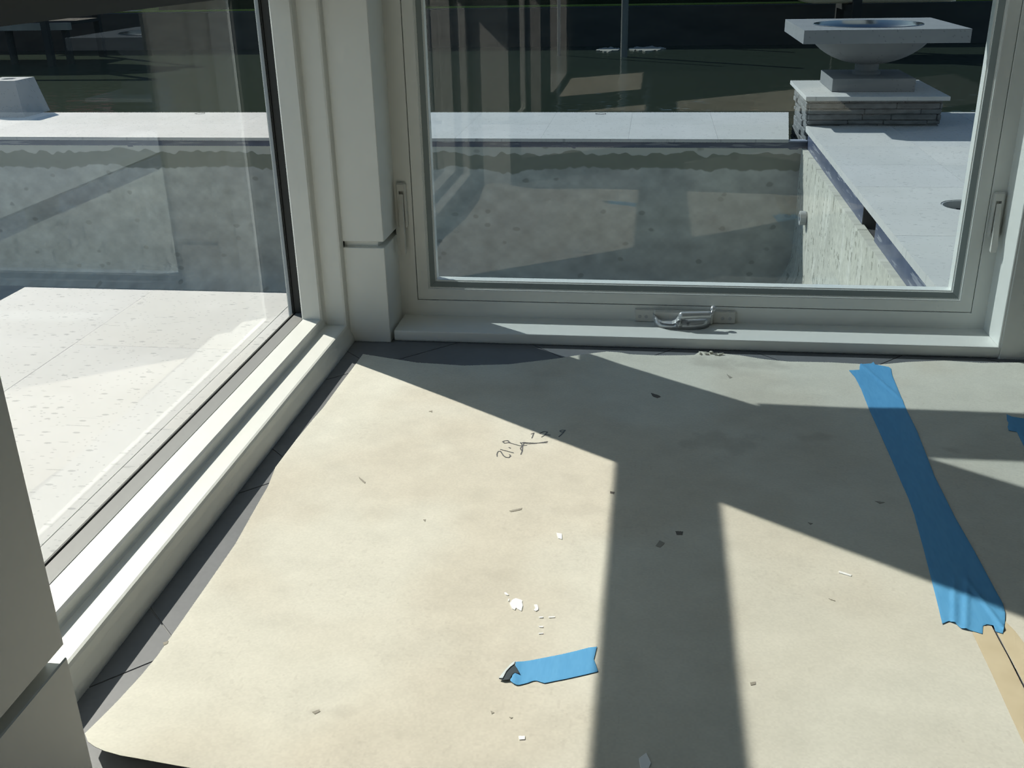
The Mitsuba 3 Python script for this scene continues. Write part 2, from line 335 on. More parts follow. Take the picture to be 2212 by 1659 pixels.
def pane_xz(key, x0, x1, y, z0, z1, b):
    g = trimesh.Trimesh([(x0, y, z0), (x1, y, z0), (x1, y, z1), (x0, y, z1)], [(0, 1, 2), (0, 2, 3)], process=False)
    put(key, g, b)
pane_xz('window_2__pane', -0.4320, 0.5824, 1.979, 0.0942, 0.653, 'glass_tinted')
put('window_2__transom_bar', join(box(-0.4660, 0.660, 2.0, 2.081, 0.690, 0.794, 0.001), box(-0.4660, 0.660, 2.013, 2.081, 0.655, 0.70, 0.001)), 'paint')
pane_xz('window_2__pane', -0.4700, 0.622, 2.008, 0.794, TOP, 'glass_tinted')
put('window_2__sill', extrude_x([(2.012, 0.0005), (1.8665, 0.0005), (1.8645, 0.002), (1.8630, 0.006), (1.8626, 0.0205), (1.8638, 0.0224), (1.8662, 0.0232), (2.012, 0.0232)], -0.499, 0.6505), 'paint', smooth=35)
put('window_2__side_return', join(box(0.6475, 0.656, 1.8640, 1.961, 0.0225, TOP, 0.0012)), 'paint')
# crank operator at the middle of the bottom rail
def hull_pts(pts):
    return trimesh.convex.convex_hull(np.array(pts))
def hw(m):
    m.apply_translation((0.002, 0.0475, -0.0168)); return m
put('window_2__crank__mounting_plate', hw(join(box(-0.026, 0.173, 1.9035, 1.912, 0.0405, 0.066, 0.0015), box(0.012, 0.128, 1.893, 1.905, 0.0405, 0.068, 0.003))), 'hardware_painted')
for x in (-0.016, -0.003, 0.148, 0.162):
    put('window_2__crank__screw', hw(trimesh.creation.cylinder(0.0032, 0.0016, sections=12, transform=trimesh.transformations.translation_matrix((x, 1.9030, 0.0515)) @ trimesh.transformations.rotation_matrix(math.pi / 2, (1, 0, 0)))), 'plastic_grey')
def capsule(a, b, ra, rb):
    p, q = trimesh.creation.icosphere(3, ra), trimesh.creation.icosphere(3, rb)
    p.apply_translation(a); q.apply_translation(b)
    return trimesh.convex.convex_hull(np.vstack([p.vertices, q.vertices]))
side = Polygon([(0.0165, 0.0234), (0.1235, 0.0234), (0.1270, 0.0300), (0.1265, 0.0385), (0.1180, 0.0400), (0.0700, 0.0400), (0.0655, 0.0430), (0.0610, 0.0430), (0.0570, 0.0375), (0.0500, 0.0346), (0.0300, 0.0344), (0.0225, 0.0372), (0.0150, 0.0438), (0.0118, 0.0436), (0.0130, 0.0330)])
bow = Polygon([(0.010 + 0.119 * k / 30, 1.957 - 0.047 * max(0.0, 1 - abs(2 * k / 30 - 1) ** 3.2) ** 0.5) for k in range(31)] + [(0.129, 1.9595), (0.010, 1.9595)])
put('window_2__crank__housing', trimesh.boolean.intersection([extrude_y(side.buffer(-0.0008).buffer(0.0008), 1.90, 1.9590), prism(bow, 0.02, 0.06)], engine='manifold'), 'hardware_metal', smooth=32)
put('window_2__crank__handle', capsule((0.0695, 1.9190, 0.0498), (0.1195, 1.9200, 0.0525), 0.0079, 0.0072), 'hardware_metal', smooth=True)
put('window_2__crank__pivot', capsule((0.066, 1.922, 0.038), (0.068, 1.921, 0.047), 0.0055, 0.0055), 'hardware_metal', smooth=True)
put('window_2__crank__knob', join(capsule((0.1265, 1.925, 0.0540), (0.1285, 1.930, 0.0585), 0.0032, 0.0032), capsule((0.1288, 1.931, 0.0605), (0.1292, 1.933, 0.0615), 0.0052, 0.0056)), 'hardware_metal', smooth=True)
def lock_lever(cx, dx, z0, z1, hz0, hz1):
    put('window_2__lock_plate', trimesh.boolean.difference([box(cx - 0.0100, cx + 0.0100, 1.9485, 1.9600, z0, z1, 0.003), box(cx + dx - 0.0048, cx + dx + 0.0048, 1.94, 1.9585, z1 - 0.075, z1 - 0.016)], engine='manifold'), 'hardware_painted')
    h = [(cx + dx - 0.004, 1.9465, hz1), (cx + dx + 0.004, 1.9465, hz1), (cx + dx - 0.0055, 1.932, hz0 + 0.012), (cx + dx + 0.0055, 1.932, hz0 + 0.012), (cx + dx - 0.0045, 1.934, hz0), (cx + dx + 0.0045, 1.934, hz0),
         (cx + dx - 0.0055, 1.940, hz0 + 0.003), (cx + dx + 0.0055, 1.940, hz0 + 0.003), (cx + dx - 0.004, 1.941, hz1 - 0.03), (cx + dx + 0.004, 1.938, hz1 - 0.03), (cx + dx, 1.9475, hz1 - 0.012)]
    put('window_2__lock_lever', hull_pts(h), 'hardware_painted', smooth=40)
lock_lever(-0.4895, 0.001, 0.2096, 0.2998, 0.1583, 0.278)
lock_lever(0.6340, -0.001, 0.2075, 0.2926, 0.183, 0.272)

# ------------------------------------------------------------------ outside: paved decks, pool, canal
PW = 0.374
def pave(key, x_lines, y_lines, clip=None, holes=(), gap=0.0006):
    n = 0
    for a, b in zip(x_lines[:-1], x_lines[1:]):
        for c, d in zip(y_lines[:-1], y_lines[1:]):
            poly = shapely.box(a + gap, c + gap, b - gap, d - gap)
            if clip is not None:
                poly = poly.intersection(clip)
            for hx, hy, hr in holes:
                poly = poly.difference(Point(hx, hy).buffer(hr, 24))
            if poly.is_empty or poly.area < 1e-4:
                continue
            dz = 0.0003 * rng.uniform(-1, 1)
            put(key + '__paver', prism(poly, Z_D - 0.025, Z_D + dz), PAV[rng.randrange(3)])
            n += 1
P_E, P_L = 2.238, -1.534                                              # pool-side edges of the near patio
put('patio', join(box(P_L + 0.012, 0.67, 1.97, P_E - 0.012, -0.9, Z_D - 0.024), box(P_L + 0.012, -0.70, -3.0, 1.97, -0.9, Z_D - 0.024)), 'joint_sand', 'sunlit pale shell stone patio right outside the left glass', kind='structure')
ylines = [P_E, 1.866, 1.4915, 1.117, 0.743, 0.369, -0.005, -0.379, -0.753, -1.127, -1.501, -1.875]
pave('patio', [P_L, -1.1965, -0.822, -0.712], ylines)
pave('patio', [-0.712, -0.36, 0.014, 0.388, 0.67], [1.99, P_E])

D_X = 0.671
ped_clip = shapely.box(D_X, 1.99, 3.6, 5.147).difference(shapely.box(D_X, 4.735, 1.235, 5.30))
put('pool_deck', join(box(D_X + 0.04, 3.6, 1.97, 3.165, -0.9, Z_D - 0.024), box(D_X + 0.04, 3.6, 3.375, 4.735, -0.9, Z_D - 0.024), box(D_X + 0.30, 3.6, 3.165, 3.375, -0.9, Z_D - 0.024), box(D_X + 0.04, D_X + 0.30, 3.165, 3.375, -0.9, -0.19), box(1.24, 3.6, 4.735, 5.13, -0.9, Z_D - 0.024)), 'joint_sand', 'speckled pale stone deck right of the empty pool', kind='structure')
pave('pool_deck', [D_X, 1.035, 1.409, 1.783, 2.157, 2.531, 2.905, 3.279, 3.6], [1.99, 2.117, 2.491, 2.865, 3.239 + 0.25, 3.613 + 0.25, 4.237, 4.611, 4.985, 5.147], gap=0.0004, clip=ped_clip, holes=[(0.957, 3.238, 0.072)])
put('umbrella_sleeve', join(lathe([(0.0708, Z_D - 0.002), (0.0708, Z_D - 0.13), (0.0, Z_D - 0.13), (0.0, Z_D - 0.125), (0.066, Z_D - 0.125), (0.066, Z_D - 0.002), (0.0708, Z_D - 0.002)], 0.957, 3.238)), 'plastic_grey',
    'round grey sleeve hole sunk in the deck right of the pool', 'deck sleeve')

# pool basin
X_L = -5.6
Z_F, Y_F1, Y_F2 = -0.085, 4.722, 5.52                                 # the far coping lies a step lower than the deck
far_clip = Polygon([(X_L, Y_F1 - 0.004), (0.5985, Y_F1 - 0.014), (0.689, Y_F2), (X_L, Y_F2)])
PF = 0.40
for k in range(16):
    a = 0.69 - PF * (k + 1)
    for c, d in ((Y_F1 - 0.03, 5.12), (5.12, Y_F2)):
        poly = shapely.box(a + 0.0003, c + 0.0003, a + PF - 0.0003, d - 0.0003).intersection(far_clip)
        if not poly.is_empty and poly.area > 1e-4:
            put('pool__far_coping__paver', prism(poly, Z_F - 0.014, Z_F), PAV[rng.randrange(2)])
put('pool__far_coping', box(X_L, 0.58, Y_F1 + 0.03, Y_F2 - 0.015, -1.3, Z_F - 0.014), 'joint_sand')
put('pool__rim_band', box(X_L, 0.6825, Y_F1 - 0.005, Y_F1 + 0.032, -0.098, -0.0915, 0.001), 'band_edge')
def wavy(x0, x1, y, z0, z1, nx, nz, amp, axis, rad=0.17):
    """A slightly uneven plastered sheet with a coved foot, thick behind."""
    u = np.linspace(x0, x1, nx); w = np.linspace(z1, z0, nz)
    U, W = np.meshgrid(u, w)
    off = amp * (meshkit.fbm(np.stack([U * 3.2, W * 5.1, np.full_like(U, 2.5)], -1)) - 0.5)
    cove = np.clip((z0 + rad - W) / rad, 0, 1)
    off2 = off + rad * (1 - np.sqrt(np.maximum(1 - cove ** 2, 0)))
    V = np.stack([U, y - off2, W], -1) if axis == 'x' else np.stack([y - off2, U, W], -1)
    V = V.reshape(-1, 3); i = np.arange(nx * nz).reshape(nz, nx)
    F = np.concatenate([np.stack([i[:-1, :-1], i[1:, :-1], i[1:, 1:]], -1).reshape(-1, 3), np.stack([i[:-1, :-1], i[1:, 1:], i[:-1, 1:]], -1).reshape(-1, 3)])
    B = V.copy(); B[:, 1 if axis == 'x' else 0] = y + 0.03
    edge = np.concatenate([i[0], i[1:, -1], i[-1, ::-1][1:], i[::-1, 0][1:-1]])
    nb = len(V); e2 = np.roll(edge, -1)
    S_ = np.concatenate([np.stack([edge, e2, e2 + nb], -1), np.stack([edge, e2 + nb, edge + nb], -1)])
    m = trimesh.Trimesh(np.vstack([V, B]), np.vstack([F, F[:, ::-1] + nb, S_]), process=False); m.fix_normals(); return m
put('pool__far_wall', wavy(X_L, 0.672, Y_F1 + 0.010, -0.83, -0.128, 220, 40, 0.012, 'x', 0.12), 'far_plaster', smooth=40)
put('pool__far_waterline_tile', box(X_L, 0.6825, Y_F1 + 0.012, Y_F1 + 0.03, -0.134, -0.0985), 'waterline')
put('pool__side_wall', wavy(2.0, 4.74, 0.660, -0.83, -0.128, 150, 44, 0.008, 'y', 0.24), 'side_plaster', smooth=40)
put('pool__side_waterline_tile', join(box(0.6835, 0.72, 1.99, 3.165, -0.14, Z_D - 0.0245), box(0.6835, 0.72, 3.375, 4.735, -0.14, Z_D - 0.0245)), 'waterline')
put('pool__skimmer_throat', join(box(0.684, 0.97, 3.1655, 3.170, -0.14, Z_D - 0.0255), box(0.684, 0.97, 3.370, 3.3745, -0.14, Z_D - 0.0255), box(0.684, 0.97, 3.1655, 3.3745, -0.145, -0.14), box(0.95, 0.97, 3.1655, 3.3745, -0.14, Z_D - 0.0255)), 'near_black', label='skimmer slot cut into the blue tile band')
put('pool__return_fitting', lathe([(0, 0), (0.026, 0), (0.030, 0.006), (0.030, 0.03), (0.018, 0.03), (0.018, 0.02), (0, 0.02)], 0, 0, 24).apply_transform(trimesh.transformations.translation_matrix((0.662, 4.40, -0.363)) @ trimesh.transformations.rotation_matrix(-math.pi / 2, (0, 1, 0))), 'plastic_grey', label='short grey return pipe stub')
put('pool__basin_floor', box(X_L, 0.70, 1.9, 4.76, -0.9, -0.825), 'pool_floor')
put('pool__near_wall', join(box(P_L + 0.011, 0.67, P_E - 0.013, P_E - 0.006, -0.85, Z_D - 0.025), box(P_L + 0.004, P_L + 0.012, -3.0, P_E - 0.01, -0.85, Z_D - 0.025)), 'side_plaster')
put('pool__basin_floor', box(X_L, P_L + 0.1, -3.0, 1.95, -0.9, -0.825), 'pool_floor')
put('pool__west_wall', box(X_L - 0.2, X_L, -3.0, 5.5, -0.9, Z_D), 'side_plaster')
tag('pool', 'empty concrete swimming pool with blue waterline band and pale coping', 'swimming pool')
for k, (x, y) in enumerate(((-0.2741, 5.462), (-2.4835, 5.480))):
    put('deck_anchor', lathe([(0, Z_F - 0.006), (0.028, Z_F - 0.006), (0.028, Z_F + 0.0012), (0.026, Z_F + 0.0016), (0.024, Z_F - 0.002), (0, Z_F - 0.002)], x, y, 32), 'near_black',
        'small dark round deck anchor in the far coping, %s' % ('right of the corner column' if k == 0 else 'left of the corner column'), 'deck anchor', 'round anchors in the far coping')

# ledger stone pedestal with a fire bowl on top
put('pedestal__core', box(0.689, 1.222, 4.745, 5.19, -0.9, 0.085), 'ledger_stone')
zc = -0.30
while zc < 0.078:
    h = min(rng.uniform(0.016, 0.026), 0.0885 - zc)
    y = 4.738
    while y < 5.19:                                                     # the sunlit west face
        l = rng.uniform(0.09, 0.22); y2 = min(y + l, 5.195)
        o = rng.uniform(0.0, 0.013)
        put('pedestal__stone', box(0.664 + o, 0.70, y + 0.001, y2, zc + 0.0008, zc + h - 0.0008, 0.003), 'ledger_stone')
        y = y2
    x = 0.676
    while x < 1.23 and zc > Z_D - 0.03:                                 # the shaded face towards the house
        l = rng.uniform(0.1, 0.26); x2 = min(x + l, 1.238)
        o = rng.uniform(0.0, 0.012)
        put('pedestal__stone', box(x + 0.001, x2, 4.727 + o, 4.76, zc + 0.0008, zc + h - 0.0008, 0.003), 'ledger_stone')
        x = x2
    zc += h
put('pedestal__cap', box(0.649, 1.245, 4.65, 5.236, 0.0885, 0.1065, 0.0012), 'paver_b')
put('pedestal__base_block', box(0.778, 1.131, 4.803, 5.165, 0.1065, 0.163, 0.002), 'cast_stone')
tag('pedestal', 'ledger stone pedestal with pale cap at the corner of the pool', 'pedestal')
bc = (0.954, 5.0)
put('fire_bowl__neck', lathe([(0, 0.163), (0.062, 0.163), (0.062, 0.172), (0.052, 0.18), (0.052, 0.235), (0, 0.235)], *bc), 'cast_stone', smooth=40)
Rb = 0.30
prof = [(0, 0.205)] + [(0.262 * math.sin(t) / math.sin(1.16), 0.205 + 0.118 * (1 - math.cos(t)) / (1 - math.cos(1.16))) for t in np.linspace(0.08, 1.16, 22)] + [(0, 0.323)]
put('fire_bowl__bowl', lathe(prof, *bc, n=96), 'cast_stone', smooth=40)
slab = shapely.box(0.617, 4.65, 1.291, 5.365).difference(Point(0.935, 4.985).buffer(0.236, 48))
put('fire_bowl__slab', prism(slab, 0.3225, 0.378), 'cast_stone')
ins = [(0.2360, 0.3795), (0.2340, 0.3810), (0.2300, 0.3802)] + [(0.229 * math.cos(t), 0.378 - 0.10 * math.sin(t)) for t in np.linspace(0.05, 1.45, 16)] + [(0, 0.279), (0, 0.276), (0.03, 0.276)] + [(0.2325 * math.cos(t), 0.376 - 0.10 * math.sin(t)) for t in np.linspace(1.4, 0.05, 14)] + [(0.2360, 0.3795)]
put('fire_bowl__steel_insert', lathe(ins, 0.935, 4.985, n=96), 'steel', smooth=30)
ring = trimesh.creation.torus(0.12, 0.006, 64, 10); ring.apply_translation((0.935, 4.985, 0.330))
put('fire_bowl__burner_ring', join(ring, trimesh.creation.cylinder(0.01, 0.04, sections=16, transform=trimesh.transformations.translation_matrix((0.935, 4.985, 0.312)))), 'steel', smooth=40)
tag('fire_bowl', 'square slab fire bowl with steel insert on the stone pedestal', 'fire bowl')

# tapered concrete light base on the far coping
bx, by = -3.568, 5.464
def frustum(hx0, hy0, hx1, hy1, z0, z1):
    p = [(sx * a + bx, sy * b + by, z) for a, b, z in ((hx0, hy0, z0), (hx1, hy1, z1)) for sx in (-1, 1) for sy in (-1, 1)]
    return trimesh.convex.convex_hull(np.array(p))
fr = trimesh.boolean.difference([frustum(0.131, 0.131, 0.0945, 0.0945, Z_F, 0.106), trimesh.creation.cylinder(0.0386, 0.08, sections=40, transform=trimesh.transformations.translation_matrix((bx - 0.002, by + 0.005, 0.098)))], engine='manifold')
put('light_base__body', fr, 'cast_pale')
put('light_base__socket', lathe([(0.0383, 0.1045), (0.0383, 0.062), (0, 0.062), (0, 0.065), (0.0345, 0.065), (0.0345, 0.1045), (0.0383, 0.1045)], bx - 0.002, by + 0.005, 40), 'plastic_grey')
tag('light_base', 'tapered pale concrete light base with a round socket on the far coping', 'light base')

# canal and the far bank
W_Z = -0.9
put('canal_water', box(-60, 60, 5.50, 19.4, -1.6, W_Z), 'canal_water_surface', 'dark rippled canal water behind the pool', kind='structure')
put('far_seawall', (box(-60, 60, 18.9, 19.4, -1.8, -0.255)), 'seawall_face', 'dark seawall along the far side of the canal', kind='structure')
put('far_bank_ground', box(-60, 60, 19.3, 40, -1.8, -0.24), 'lawn_green', 'strip of sunlit lawn on the far bank', kind='structure')
put('far_path', box(-10.1, -9.75, 19.35, 19.6, -0.26, -0.232), 'path_stone', 'narrow pale stone path along the lawn edge across the canal', 'path')
def pile(x, y, r, z1, mat, label):
    m = trimesh.creation.cylinder(r, z1 - W_Z + 0.6, sections=18, transform=trimesh.transformations.translation_matrix((x, y, (z1 + W_Z - 0.6) / 2)))
    put('mooring_pile', m, mat, label, 'pile', 'mooring piles in the canal', smooth=40)
pile(-0.50, 17.0, 0.055, 1.6, 'grey_timber', 'grey mooring pile standing in the canal, between the pale floats')
pile(-1.56, 17.3, 0.028, 1.6, 'grey_timber', 'thin pale mooring pile left of the pile between the floats')
put('bank_post', trimesh.creation.cylinder(0.05, 1.5, sections=16, transform=trimesh.transformations.translation_matrix((-0.12, 19.15, 0.63))), 'grey_timber', 'short grey post standing on the far seawall, right of the mooring pile', 'post', smooth=40)
put('dock__deck', join(*[box(-12.6 + 0.3 * k, -12.6 + 0.3 * k + 0.29, 16.4, 17.68, -0.30, -0.25) for k in range(10)]), 'dark_timber', kind='stuff')
put('dock__beam', box(-13.0, -9.45, 16.35, 16.45, -0.36, -0.25), 'grey_timber')
for k in range(4):
    put('dock__post', trimesh.creation.cylinder(0.06, 1.3, sections=14, transform=trimesh.transformations.translation_matrix((-12.6 + k * 1.0, 16.5, -0.9))), 'dark_timber')
tag('dock', 'low grey timber dock under the red boat across the canal', 'dock')
def hull(key, x0, x1, y, zk, zt, beam, mats, rise=0.0, n=26):
    """A boat hull seen from the side: sections along x, keel zk, sheer zt; lower planks, stripe and topsides as parts."""
    u = np.linspace(0, 1, n)
    half = beam * np.sqrt(np.clip(1 - (2 * u - 1) ** 4, 0, 1)) * 0.5 + 0.02
    keel = zk + rise * (x1 - x0) * (1 - u) + (zt - zk) * 0.6 * np.clip((0.3 - u) / 0.3, 0, 1) ** 2
    for (a, b, mat, name) in mats:
        rows = []
        for t in np.linspace(a, b, 5):
            w = half * (0.25 + 0.75 * math.sqrt(t))
            rows.append((w, keel + (zt - keel) * t))
        V, F = [], []
        for s in (-1, 1):
            base = len(V)
            for w, z in rows:
                V += [(x0 + (x1 - x0) * uu, y + s * ww, zz) for uu, ww, zz in zip(u, w, z)]
            for r in range(4):
                for c in range(n - 1):
                    i = base + r * n + c
                    F += [(i, i + 1, i + n + 1), (i, i + n + 1, i + n)]
        for c in range(n - 1):                                          # close the underside and the deck
            for r in (0, 4):
                i, j = r * n + c, 5 * n + r * n + c
                F += [(i, i + 1, j + 1), (i, j + 1, j)]
        m = trimesh.Trimesh(np.array(V), np.array(F), process=False); m.fix_normals()
        put(key + '__' + name, m, mat, smooth=35)
hull('red_boat', -14.6, -9.25, 16.9, -0.04, 1.1, 1.3, [(0.0, 0.10, 'pale_hull', 'keel'), (0.10, 0.75, 'red_hull', 'side'), (0.75, 1.0, 'white_trim', 'rail')], rise=0.07)
tag('red_boat', 'red boat hull on a lift above the dock across the canal', 'boat')
put('boat_lift', join(*[box(x, x + 0.1, y, y + 0.1, -1.4, 1.8) for x in (-12.4, -9.75) for y in (16.05, 17.7)], box(-12.4, -9.65, 16.05, 16.15, 1.7, 1.8), box(-12.4, -9.65, 17.7, 17.8, 1.7, 1.8)), 'dark_timber', 'dark timber cradle that carries the red boat', 'boat lift')
hull('wooden_boat', 1.55, 4.5, 17.3, -0.155, 0.62, 1.2, [(0.0, 0.10, 'cream_stripe', 'keel_stripe'), (0.10, 0.8, 'wood_hull', 'side'), (0.8, 1.0, 'cream_stripe', 'rail')])
tag('wooden_boat', 'orange brown boat hull across the canal, above the fire bowl', 'boat')
put('boat_lift', join(box(2.86, 2.98, 16.5, 16.62, -1.4, 1.9), box(2.86, 2.98, 17.98, 18.10, -1.4, 1.9), box(2.86, 2.98, 16.5, 18.1, -0.26, -0.165)), 'dark_timber', 'dark timber cradle that carries the orange brown boat', 'boat lift')
put('house__wall', box(-14.5, -10.5, 21.2, 27, -0.24, 3.2), 'blue_siding')
for x in (-13.2, -12.2, -11.15):
    put('house__window', box(x, x + 0.42, 21.15, 21.22, -0.05, 1.4), 'white_trim')
put('house__roof', extrude_x([(20.8, 3.2), (27.4, 3.2), (24.1, 4.8)], -14.8, -10.2), 'dark_timber')
tag('house', 'blue sided house behind the lawn on the far bank', 'house')
def hedge(key, x0, x1, y, label):
    m = trimesh.creation.box(extents=(x1 - x0, 1.0, 1.5)); 
    for _ in range(5):
        m = m.subdivide()
    m.apply_translation(((x0 + x1) / 2, y, 0.5))
    m.vertices += (meshkit.fbm(m.vertices * 2.1)[:, None] - 0.5) * np.array([0.3, 0.6, 0.5])
    put(key, m, 'foliage_dark', label, 'hedge', smooth=40)
hedge('hedge', -40, -10.45, 20.2, 'dark hedge along the far bank behind the red boat')
hedge('hedge', -9.45, 40, 20.2, 'long dark hedge along the far bank right of the lawn gap')
def scum(x0, x1, y, seed):
    r = random.Random(seed); n = 34; a = []
    for k in range(n):
        t = k / n * 2 * math.pi
        a.append(((x0 + x1) / 2 + (x1 - x0) / 2 * math.cos(t) * r.uniform(0.85, 1.08), y + 0.42 * math.sin(t) * r.uniform(0.45, 1.2)))
    return prism(Polygon(a).buffer(0), W_Z + 0.002, W_Z + 0.014)
put('floating_debris', scum(-1.0, -0.60, 18.2, 1), 'pale_scum', 'pale floating scum patch left of the grey mooring pile', 'debris')
put('floating_debris', scum(-0.45, 0.15, 18.3, 2), 'pale_scum', 'wider pale floating scum patch right of the grey mooring pile', 'debris')
for k in range(15):                                                     # dark trees beyond the bank, mirrored by the water
    x = -38 + k * 11.0 + rng.uniform(-0.5, 0.5); yb = 36 + rng.uniform(-1, 2)
    m = trimesh.creation.icosphere(3, 1.0)
    n_ = meshkit.fbm(m.vertices * 2.3 + k * 7.0) - 0.5
    m.vertices *= (1 + 0.7 * n_)[:, None]; m.apply_scale((4.0, 2.6, 3.6 + rng.uniform(0, 1.2))); m.apply_translation((x, yb, 4.0))
    r = put('tree__crown', m, 'foliage_dark') if k == 0 else put('tree_%03d__crown' % k, m, 'foliage_dark')
    root = 'tree' if k == 0 else 'tree_%03d' % k
    put(root + '__trunk', trimesh.creation.cylinder(0.25, 3.4, sections=12, transform=trimesh.transformations.translation_matrix((x, yb, 1.4))), 'dark_timber')
    tag(root, 'dark tree of the row beyond the far bank', 'tree', 'dark trees along the far bank')

# ------------------------------------------------------------------ floor protection: paper sheets, tapes, marks
def h_a(x, y):
    d = np.hypot(x + 0.56, y - 0.60); t = np.clip(1 - d / 0.24, 0, 1); t = t * t * (3 - 2 * t)
    p = np.stack([np.asarray(x) * 5.5, np.asarray(y) * 5.5, np.zeros_like(x)], -1)
    wave = (meshkit.fbm(p, 3) - 0.5) * 0.0024
    lift = 0.004 * np.clip(1 - np.hypot((np.asarray(x) + 0.06) / 0.13, (np.asarray(y) - 1.82) / 0.05), 0, 1)
    return 0.0022 + 0.034 * t + np.maximum(wave, -0.0012) + lift
def h_b(x, y):
    p = np.stack([np.asarray(x) * 4.5, np.asarray(y) * 4.5, np.full_like(x, 3.3)], -1)
    return 0.0021 + np.maximum((meshkit.fbm(p, 3) - 0.5) * 0.002, -0.001)
SHEET_A = [[-0.5435,1.7852],[-0.4775,1.7639],[-0.429,1.749],[-0.3384,1.7403],[-0.2527,1.7545],[-0.1688,1.7897],[-0.1261,1.8076],[-0.0742,1.8264],[-0.0457,1.8215],[-0.0297,1.8156],[0.0226,1.8176],[0.0924,1.8305],[0.1044,1.8509],[0.119,1.8448],[0.1449,1.8421],[0.179,1.8353],[0.2204,1.8198],[0.2644,1.8118],[0.3416,1.8137],[0.4193,1.8088],[0.4136,1.5125],[0.4062,1.253],[0.4021,1.1038],[0.3997,1.016],[0.4019,0.9103],[0.4015,0.7573],[0.3834,0.7391],[0.1805,0.716],[-0.1509,0.6891],[-0.2831,0.6932],[-0.3481,0.6985],[-0.4123,0.6998],[-0.4436,0.6986],[-0.484,0.6974],[-0.5015,0.6998],[-0.5129,0.7037],[-0.5235,0.7098],[-0.5341,0.7224],[-0.5337,0.7604],[-0.5329,0.8071],[-0.5285,0.8631],[-0.5288,0.9129],[-0.5291,1.0082],[-0.5297,1.0964],[-0.5356,1.1742],[-0.5412,1.2524],[-0.5509,1.311],[-0.5502,1.4065],[-0.5471,1.4856],[-0.5441,1.5328],[-0.5437,1.6171],[-0.543,1.7115]]
SHEET_B = [[0.4218,1.809],[0.4806,1.8277],[0.5492,1.8403],[0.6128,1.8342],[0.6897,1.8429],[0.7821,1.8371],[0.9279,1.8295],[0.8548,1.3246],[0.6316,0.8851],[0.4881,0.751],[0.4048,0.7533],[0.4043,0.912],[0.4021,1.0171],[0.4043,1.1041],[0.4087,1.2533],[0.4165,1.5128]]
put('paper_sheet', sheet_mesh(SHEET_A, h_a, 0.016, 0.0006), 'paper', 'large brown floor protection paper with a curled corner by the left post', 'paper sheet', 'floor protection papers', smooth=True)
put('paper_sheet_001', sheet_mesh(SHEET_B, h_b, 0.02, 0.0006), 'paper', 'brown floor protection paper right of the long blue tape', 'paper sheet', 'floor protection papers', smooth=True)
for k in range(9):
    c = np.array((0.100 + 0.0055 * k + rng.uniform(-0.002, 0.002), 1.8375 + rng.uniform(-0.006, 0.006), 0.0035))
    pts = [c + np.array((rng.uniform(-1, 1) * 0.005, rng.uniform(-1, 1) * 0.004, rng.uniform(-0.3, 1) * 0.004)) for _ in range(9)]
    put('paper_sheet__torn_scrap', trimesh.convex.convex_hull(np.array(pts)), 'paper')
put('paper_sheet_002', sheet_mesh([(-0.50, -2.7), (0.9, -2.7), (0.9, -1.0), (-0.50, -1.0)], h_b, 0.06, 0.0006), 'paper', 'brown floor paper behind the camera, mirrored in the awning window', 'paper sheet', 'floor protection papers', smooth=True)
def h_top(x, y):
    x, y = np.asarray(x), np.asarray(y)
    w = 1 / (1 + np.exp(-np.clip((x - 0.403) / 0.004, -40, 40)))
    return h_a(x, y) * (1 - w) + h_b(x, y) * w
for name, pts in {"nine_a":[[-0.2076,1.4286],[-0.212,1.435],[-0.2163,1.4338],[-0.2192,1.43],[-0.215,1.4248],[-0.2098,1.428],[-0.2007,1.4237],[-0.1903,1.4184],[-0.18,1.421]],"dot":[[-0.2064,1.4107],[-0.204,1.4086]],"one_a":[[-0.2186,1.4026],[-0.2097,1.3988],[-0.1975,1.393]],"two_a":[[-0.2204,1.3788],[-0.2221,1.3869],[-0.2214,1.3954],[-0.2181,1.3968],[-0.2145,1.3896],[-0.2107,1.3812],[-0.2067,1.3771],[-0.2022,1.3764],[-0.1999,1.3822],[-0.2024,1.3865]],"arrow_a":[[-0.1908,1.4294],[-0.178,1.4266],[-0.1676,1.4284],[-0.1488,1.4373]],"arrow_b":[[-0.1491,1.4333],[-0.1678,1.43],[-0.1856,1.4307],[-0.1902,1.4279]],"arrow_c":[[-0.19,1.4287],[-0.1865,1.4204],[-0.1883,1.4093],[-0.1845,1.4],[-0.1851,1.3893]],"arrow_d":[[-0.1849,1.4276],[-0.1857,1.4173],[-0.1842,1.4019],[-0.1848,1.3897]],"one_b":[[-0.1772,1.4621],[-0.1734,1.4666],[-0.1741,1.4575],[-0.1746,1.4477]],"two_b":[[-0.1641,1.4658],[-0.1581,1.473],[-0.1522,1.4719],[-0.1558,1.4592],[-0.1596,1.4528]],"dash":[[-0.1537,1.461],[-0.147,1.4612]],"nine_b":[[-0.1323,1.4565],[-0.1279,1.4675],[-0.1241,1.4803],[-0.1299,1.4806],[-0.1328,1.477],[-0.1293,1.4731],[-0.1256,1.4768]]}.items():
    put('paper_sheet__pencil_mark', ribbon(pts, 0.0017, float(np.mean(h_a(np.array(pts)[:, 0], np.array(pts)[:, 1]))) + 0.0001, 0.0004), 'pencil')
